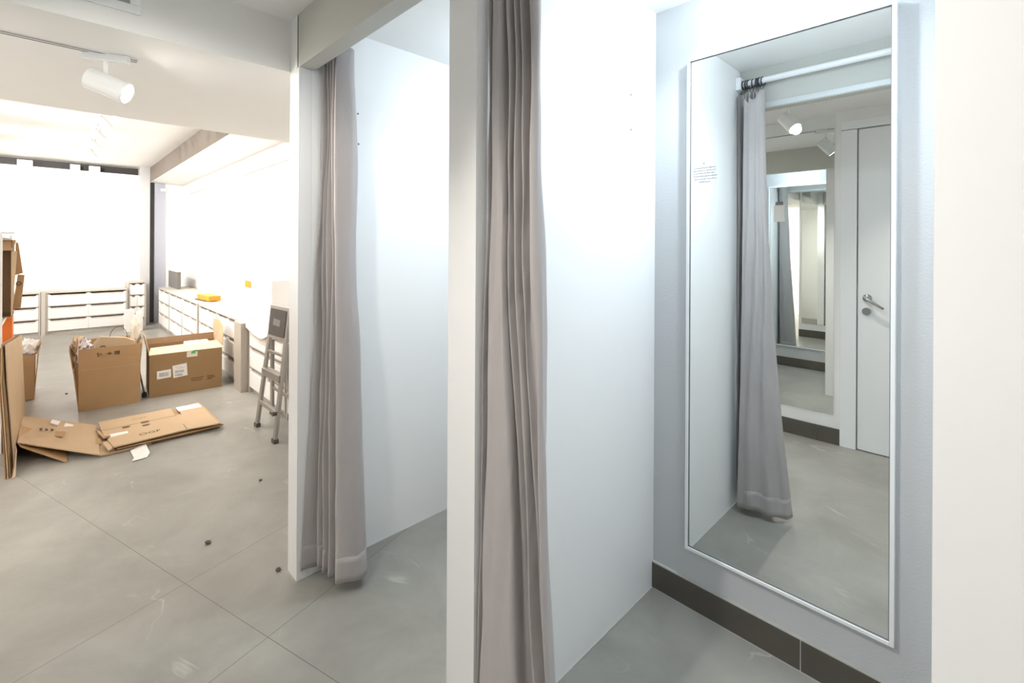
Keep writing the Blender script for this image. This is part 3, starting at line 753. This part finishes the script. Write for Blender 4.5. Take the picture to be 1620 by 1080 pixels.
tag(orp, 'orange red board upright under the tall carton at the left edge', 'board')

# ------------------------------------------------------------------ cardboard sheets
def sheet(name, poly, d, mat, label, group=None, extra=()):
    org = Vector(poly[0])
    o = MB(org).prism(poly, d)
    for p, dd in extra: o.prism(p, dd)
    o = o.build(name, mat, None, loc=org)
    return tag(o, label, 'cardboard', group)
lean = [[(-4.085, -.176, 0), (-5.40, -.150, 0), (-5.45, -.180, .65), (-5.30, -.185, .67), (-4.34, -.214, .74), (-4.24, -.212, .56)],
        [(-4.083, -.167, 0), (-5.40, -.143, 0), (-5.46, -.172, .66), (-5.34, -.177, .68), (-4.32, -.207, .77), (-4.22, -.204, .56)],
        [(-4.090, -.158, 0), (-5.40, -.136, 0), (-5.46, -.164, .66), (-5.36, -.169, .68), (-4.34, -.200, .75), (-4.22, -.196, .55)],
        [(-4.200, -.1475, .03), (-5.40, -.128, .01), (-5.46, -.155, .66), (-5.38, -.160, .67), (-4.32, -.191, .765), (-4.25, -.180, .55)]]
for k, P in enumerate(lean):
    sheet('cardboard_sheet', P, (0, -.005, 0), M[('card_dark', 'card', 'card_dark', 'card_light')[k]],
          ['rearmost flattened cardboard sheet leaning on the white stand', 'second flattened cardboard sheet from the back, leaning on the white stand', 'third flattened cardboard sheet, just behind the pale front one', 'pale front cardboard sheet of the stack leaning on the white stand'][k], 'cardboard sheets leaning on the stand')
sheet('folded_cardboard', [(-4.072, -.150, 0), (-4.065, -.138, .01), (-4.15, -.136, .14), (-4.20, -.142, .16), (-4.19, -.145, .02)], (0, -.004, 0), M['card_light'], 'small folded cardboard end at the foot of the leaning sheets')

# flattened carton lying left: sloping panel, its lower layer and the strip reaching right
f1 = thing('flattened_carton', 'flattened carton with a brown tape square, sloping beside the leaning sheets', 'carton', (-4.5, .0, 0))
f1o = (-4.5, 0, 0)
MB(f1o).prism([(-4.388, -.143, .118), (-4.077, .241, .022), (-4.725, .264, .028), (-5.25, -.10, .05), (-5.10, -.145, .10)], (0, 0, -.008)).build('top_panel', M['card_light'], f1)
MB(f1o).prism([(-4.34, -.125, .100), (-4.125, .086, .006), (-4.60, .10, .006), (-4.8, -.12, .10)], (0, 0, -.006)).prism([(-4.388, -.143, .118), (-4.34, -.125, .10), (-4.8, -.12, .10), (-4.85, -.14, .116)], (0, 0, -.006)).build('lower_panel', M['card'], f1)
MB(f1o).prism([(-4.080, .243, .014), (-4.100, .516, .012), (-4.190, .512, .012), (-4.49, .285, .012), (-4.80, .254, .020)], (0, 0, -.010)).build('side_strip', M['card_light'], f1)
fm = MB(f1o)
for q in range(3):
    y0 = -.045 + q * .028
    fm.prism([(-4.70 + q * .02, y0, .094 - q * .004), (-4.66 + q * .02, y0 + .002, .091 - q * .004), (-4.66 + q * .02, y0 + .016, .089 - q * .004), (-4.70 + q * .02, y0 + .014, .092 - q * .004)], (0, 0, .0012))
fm.build('printed_marks', M['ink'], f1)
def on_f1(x, y):     # height of the sloping panel
    return .118 - (.096) * ((x + 4.388) * .58 + (y + .143) * .81) / ((.311) * .58 + .384 * .81)
MB(f1o).prism([(x, y, .079) for x, y in ((-4.60, .038), (-4.55, .085), (-4.43, .075), (-4.49, .03))], (0, 0, .001)).build('tape_square', M['card'], f1).location.z += -.0
MB(f1o).prism([(-4.44, .215, .0225), (-4.40, .262, .0225), (-4.27, .262, .0225), (-4.31, .212, .0225)], (0, 0, .006)).build('tape_square', M['card'], f1)
for k, (x, y) in enumerate(((-4.95, .02), (-4.86, .09))):
    MB(f1o).prism([(x, y, .062 - .02 * k), (x + .07, y + .045, .056 - .02 * k), (x + .16, y + .03, .056 - .02 * k), (x + .09, y - .01, .064 - .02 * k)], (0, 0, .012)).build('torn_tape', M['paper'], f1)

# flattened carton lying right, printed
f2 = thing('flattened_carton', 'flattened carton with printed letters and white label strips, lying on the floor', 'carton', (-4.4, .6, 0))
f2o = (-4.4, .6, 0)
top = [(-4.716, .269), (-4.713, .716), (-4.494, .711), (-4.494, .752), (-4.671, .756), (-4.739, .910), (-4.066, .918), (-4.097, .721), (-4.075, .309), (-4.249, .290), (-4.332, .312), (-4.345, .280), (-4.50, .272)]
MB(f2o).prism([(x, y, .052) for x, y in top], (0, 0, -.008)).build('top_panel', M['card_light'], f2)
MB(f2o).prism([(-4.70, .30, .034), (-4.72, .70, .034), (-4.70, .93, .034), (-4.09, .945, .030), (-4.085, .70, .028), (-4.09, .33, .030)], (0, 0, -.007)).build('middle_panel', M['card'], f2)
MB(f2o).prism([(-4.68, .30, .016), (-4.70, .90, .016), (-4.12, .90, .012), (-4.115, .52, .012), (-4.25, .50, .012), (-4.40, .33, .012)], (0, 0, -.010)).build('bottom_panel', M['card_dark'], f2)
MB(f2o).prism([(-4.739, .910, .052), (-4.066, .918, .052), (-4.09, .95, .030), (-4.70, .935, .032)], (0, 0, -.006)).build('folded_edge', M['card_light'], f2)
MB(f2o).prism([(-4.046, .283, .046), (-4.075, .305, .048), (-4.24, .29, .048), (-4.245, .262, .046)], (0, 0, -.008)).prism([(-4.335, .275, .046), (-4.335, .31, .046), (-4.49, .270, .046), (-4.55, .245, .046)], (0, 0, -.008)).build('end_flap', M['card_light'], f2)
MB(f2o).box(-4.485, -4.482, .27, .715, .0521, .0527).box(-4.23, -4.097, .719, .722, .0521, .0535).build('slot_line', M['ink'], f2)
MB(f2o).prism([(-4.70, .748, .0525), (-4.69, .903, .0525), (-4.575, .905, .0525), (-4.575, .746, .0525)], (0, 0, .0012)).build('label_strip', M['paper'], f2)
MB(f2o).prism([(-4.359, .311, .0525), (-4.346, .407, .0525), (-4.296, .406, .0525), (-4.288, .312, .0525)], (0, 0, .0012)).build('label_strip', M['paper'], f2)
mk = MB(f2o)
for (x, y, w, d) in ((-4.47, .385, .045, .05), (-4.50, .495, .05, .055), (-4.415, .495, .038, .05)):
    for i in range(6): mk.box(x + i * w / 6, x + (i + .6) * w / 6, y + (i % 2) * .004, y + d - (i % 3) * .006, .0521, .0526)
mk.build('printed_marks', M['ink'], f2)
text_mesh('printed_letters', 'OGF', .062, M['ink'], f2, (-4.205 + 4.4, .518 - .6, .0525), (0, 0, PI / 2 + .05))
text_mesh('printed_letters', 'OGF', .045, M['card'], f2, (-4.60 + 4.4, .50 - .6, .0525), (0, 0, PI / 2))

pp = MB((-4.0, .44, .0))
pr = [(-4.06, .394), (-4.116, .482), (-3.921, .483), (-3.862, .462), (-3.853, .381), (-3.899, .398)]
pp.prism([(x, y, .004 + .010 * max(0, math.sin(i * 1.3))) for i, (x, y) in enumerate(pr)], (0, 0, .0015))
tag(pp.build('paper_scrap', M['paper'], None, loc=(-4.0, .44, 0)), 'torn white paper scrap on the floor in front of the flattened carton', 'paper')
for k, (x, y, r, lb) in enumerate(((-2.562, .535, .017, 'small dark scrap on the floor, middle of the open shop floor'), (-2.139, .706, .014, 'small dark scrap on the floor just left of the partition foot'), (-3.027, .898, .012, 'tiny dark scrap on the floor below the stepladder'), (-6.02, .119, .014, 'tiny dark scrap on the floor left of the open carton'))):
    blob('floor_scrap', (x, y, r * .32), r, r * .75, r * .3, M['rubber'], k * 3.1, .6, 3, lb, 'scrap', 2)

# ------------------------------------------------------------------ stepladder
ld = thing('stepladder', 'folded aluminium stepladder with a dark tread leaning by the drawer cabinets', 'ladder', (-3.75, 1.2, 0))
lo = (-3.75, 1.2, 0)
FL, FR = Vector((-3.951, 1.147, .0)), Vector((-3.537, 1.142, .0)); TL, TR = Vector((-3.950, 1.235, .70)), Vector((-3.590, 1.235, .72))
def rail(name, a, b, w, h, m='alu'):
    return MB(lo).bar(a, b, w, h, up=(0, 1, 0)).build(name, M[m], ld, bevel=.003)
rl = rail('front_rail', FL + Vector((0, 0, .02)), TL, .046, .022); rr_ = rail('front_rail', FR + Vector((0, 0, .02)), TR, .046, .022)
for p, q in ((FL, rl), (FR, rr_)): MB(lo).box(p.x - .028, p.x + .028, p.y - .016, p.y + .016, 0, .028).build('rubber_foot', M['rubber'], q)
RL0, RL1 = Vector((-4.15, 1.318, .02)), Vector((-3.98, 1.262, .66)); RR0, RR1 = Vector((-3.70, 1.315, .02)), Vector((-3.66, 1.262, .66))
ra = rail('rear_rail', RL0, RL1, .050, .020, 'alu'); rb = rail('rear_rail', RR0, RR1, .030, .020, 'alu')
for p, q in ((RL0, ra), (RR0, rb)): MB(lo).box(p.x - .028, p.x + .028, p.y - .013, p.y + .013, 0, .022).build('rubber_foot', M['rubber'], q)
def lerp(a, b, t): return a + (b - a) * t
for t, w in ((.27, .03), (.60, .055), (.82, .02)):
    MB(lo).bar(lerp(FL, TL, t), lerp(FR, TR, t), w * .9, w if t > .5 else .03, up=(0, 0, 1)).build('step', M['alu'], ld, bevel=.003)
MB(lo).bar(lerp(RL0, RL1, .35), lerp(RR0, RR1, .35), .014, .022).build('rear_brace', M['alu'], ld)
MB(lo).cyl(FR + Vector((-.01, -.016, .20)), FR + Vector((-.01, .02, .20)), .014, n=16).build('pivot_bolt', M['rubber'], ld)
pl_ = [(-3.985, 1.224, .675), (-3.580, 1.224, .690), (-3.583, 1.250, .935), (-3.992, 1.250, .925)]
pf = MB(lo).prism(pl_, (0, .028, 0)).build('top_platform', M['alu'], ld, bevel=.004)
def pin(u, v, off): # point on platform face
    a = lerp(Vector(pl_[0]), Vector(pl_[1]), u); b = lerp(Vector(pl_[3]), Vector(pl_[2]), u)
    return lerp(a, b, v) + Vector((0, -off, 0))
MB(lo).prism([pin(.08, .10, .001), pin(.92, .10, .001), pin(.92, .90, .001), pin(.08, .90, .001)], (0, -.003, 0)).build('tread_mat', M['rubber'], pf)
MB(lo).prism([pin(.30, .42, .0045), pin(.66, .40, .0045), pin(.66, .60, .0045), pin(.30, .62, .0045)], (0, -.001, 0)).build('sticker', M['grey_panel'], pf)

# ------------------------------------------------------------------ camera
F = 743.1; YAW = .792839; ROL = .00514; CY = 388.67
c, s = math.cos, math.sin
fw = Vector((-s(YAW), c(YAW), 0)); r0 = Vector((c(YAW), s(YAW), 0)); u0 = Vector((0, 0, 1))
R2 = r0 * c(ROL) + u0 * s(ROL); U2 = u0 * c(ROL) - r0 * s(ROL)
cam_d = bpy.data.cameras.new('camera'); cam = bpy.data.objects.new('camera', cam_d); C.objects.link(cam)
mw = Matrix(((R2.x, U2.x, -fw.x, 0), (R2.y, U2.y, -fw.y, 0), (R2.z, U2.z, -fw.z, 1.4), (0, 0, 0, 1)))
cam.matrix_world = mw
cam_d.sensor_width = 36; cam_d.lens = F / 1620 * 36
cam_d.shift_y = -(540 - CY) / 1620
cam_d.clip_start = .02; cam_d.clip_end = 60
sc.camera = cam

w = bpy.data.worlds.new('world'); sc.world = w; w.use_nodes = True
w.node_tree.nodes['Background'].inputs[0].default_value = (.9, .95, 1, 1)
w.node_tree.nodes['Background'].inputs[1].default_value = .02
sc.view_settings.view_transform = 'Standard'; sc.view_settings.look = 'None'
sc.view_settings.gamma = 1; sc.view_settings.use_curve_mapping = False
sc.view_settings.exposure = .55
cy = sc.cycles
cy.max_bounces = 16; cy.diffuse_bounces = 8; cy.glossy_bounces = 10
cy.caustics_reflective = True; cy.blur_glossy = 1.0; cy.caustics_refractive = False
cy.sample_clamp_indirect = 3
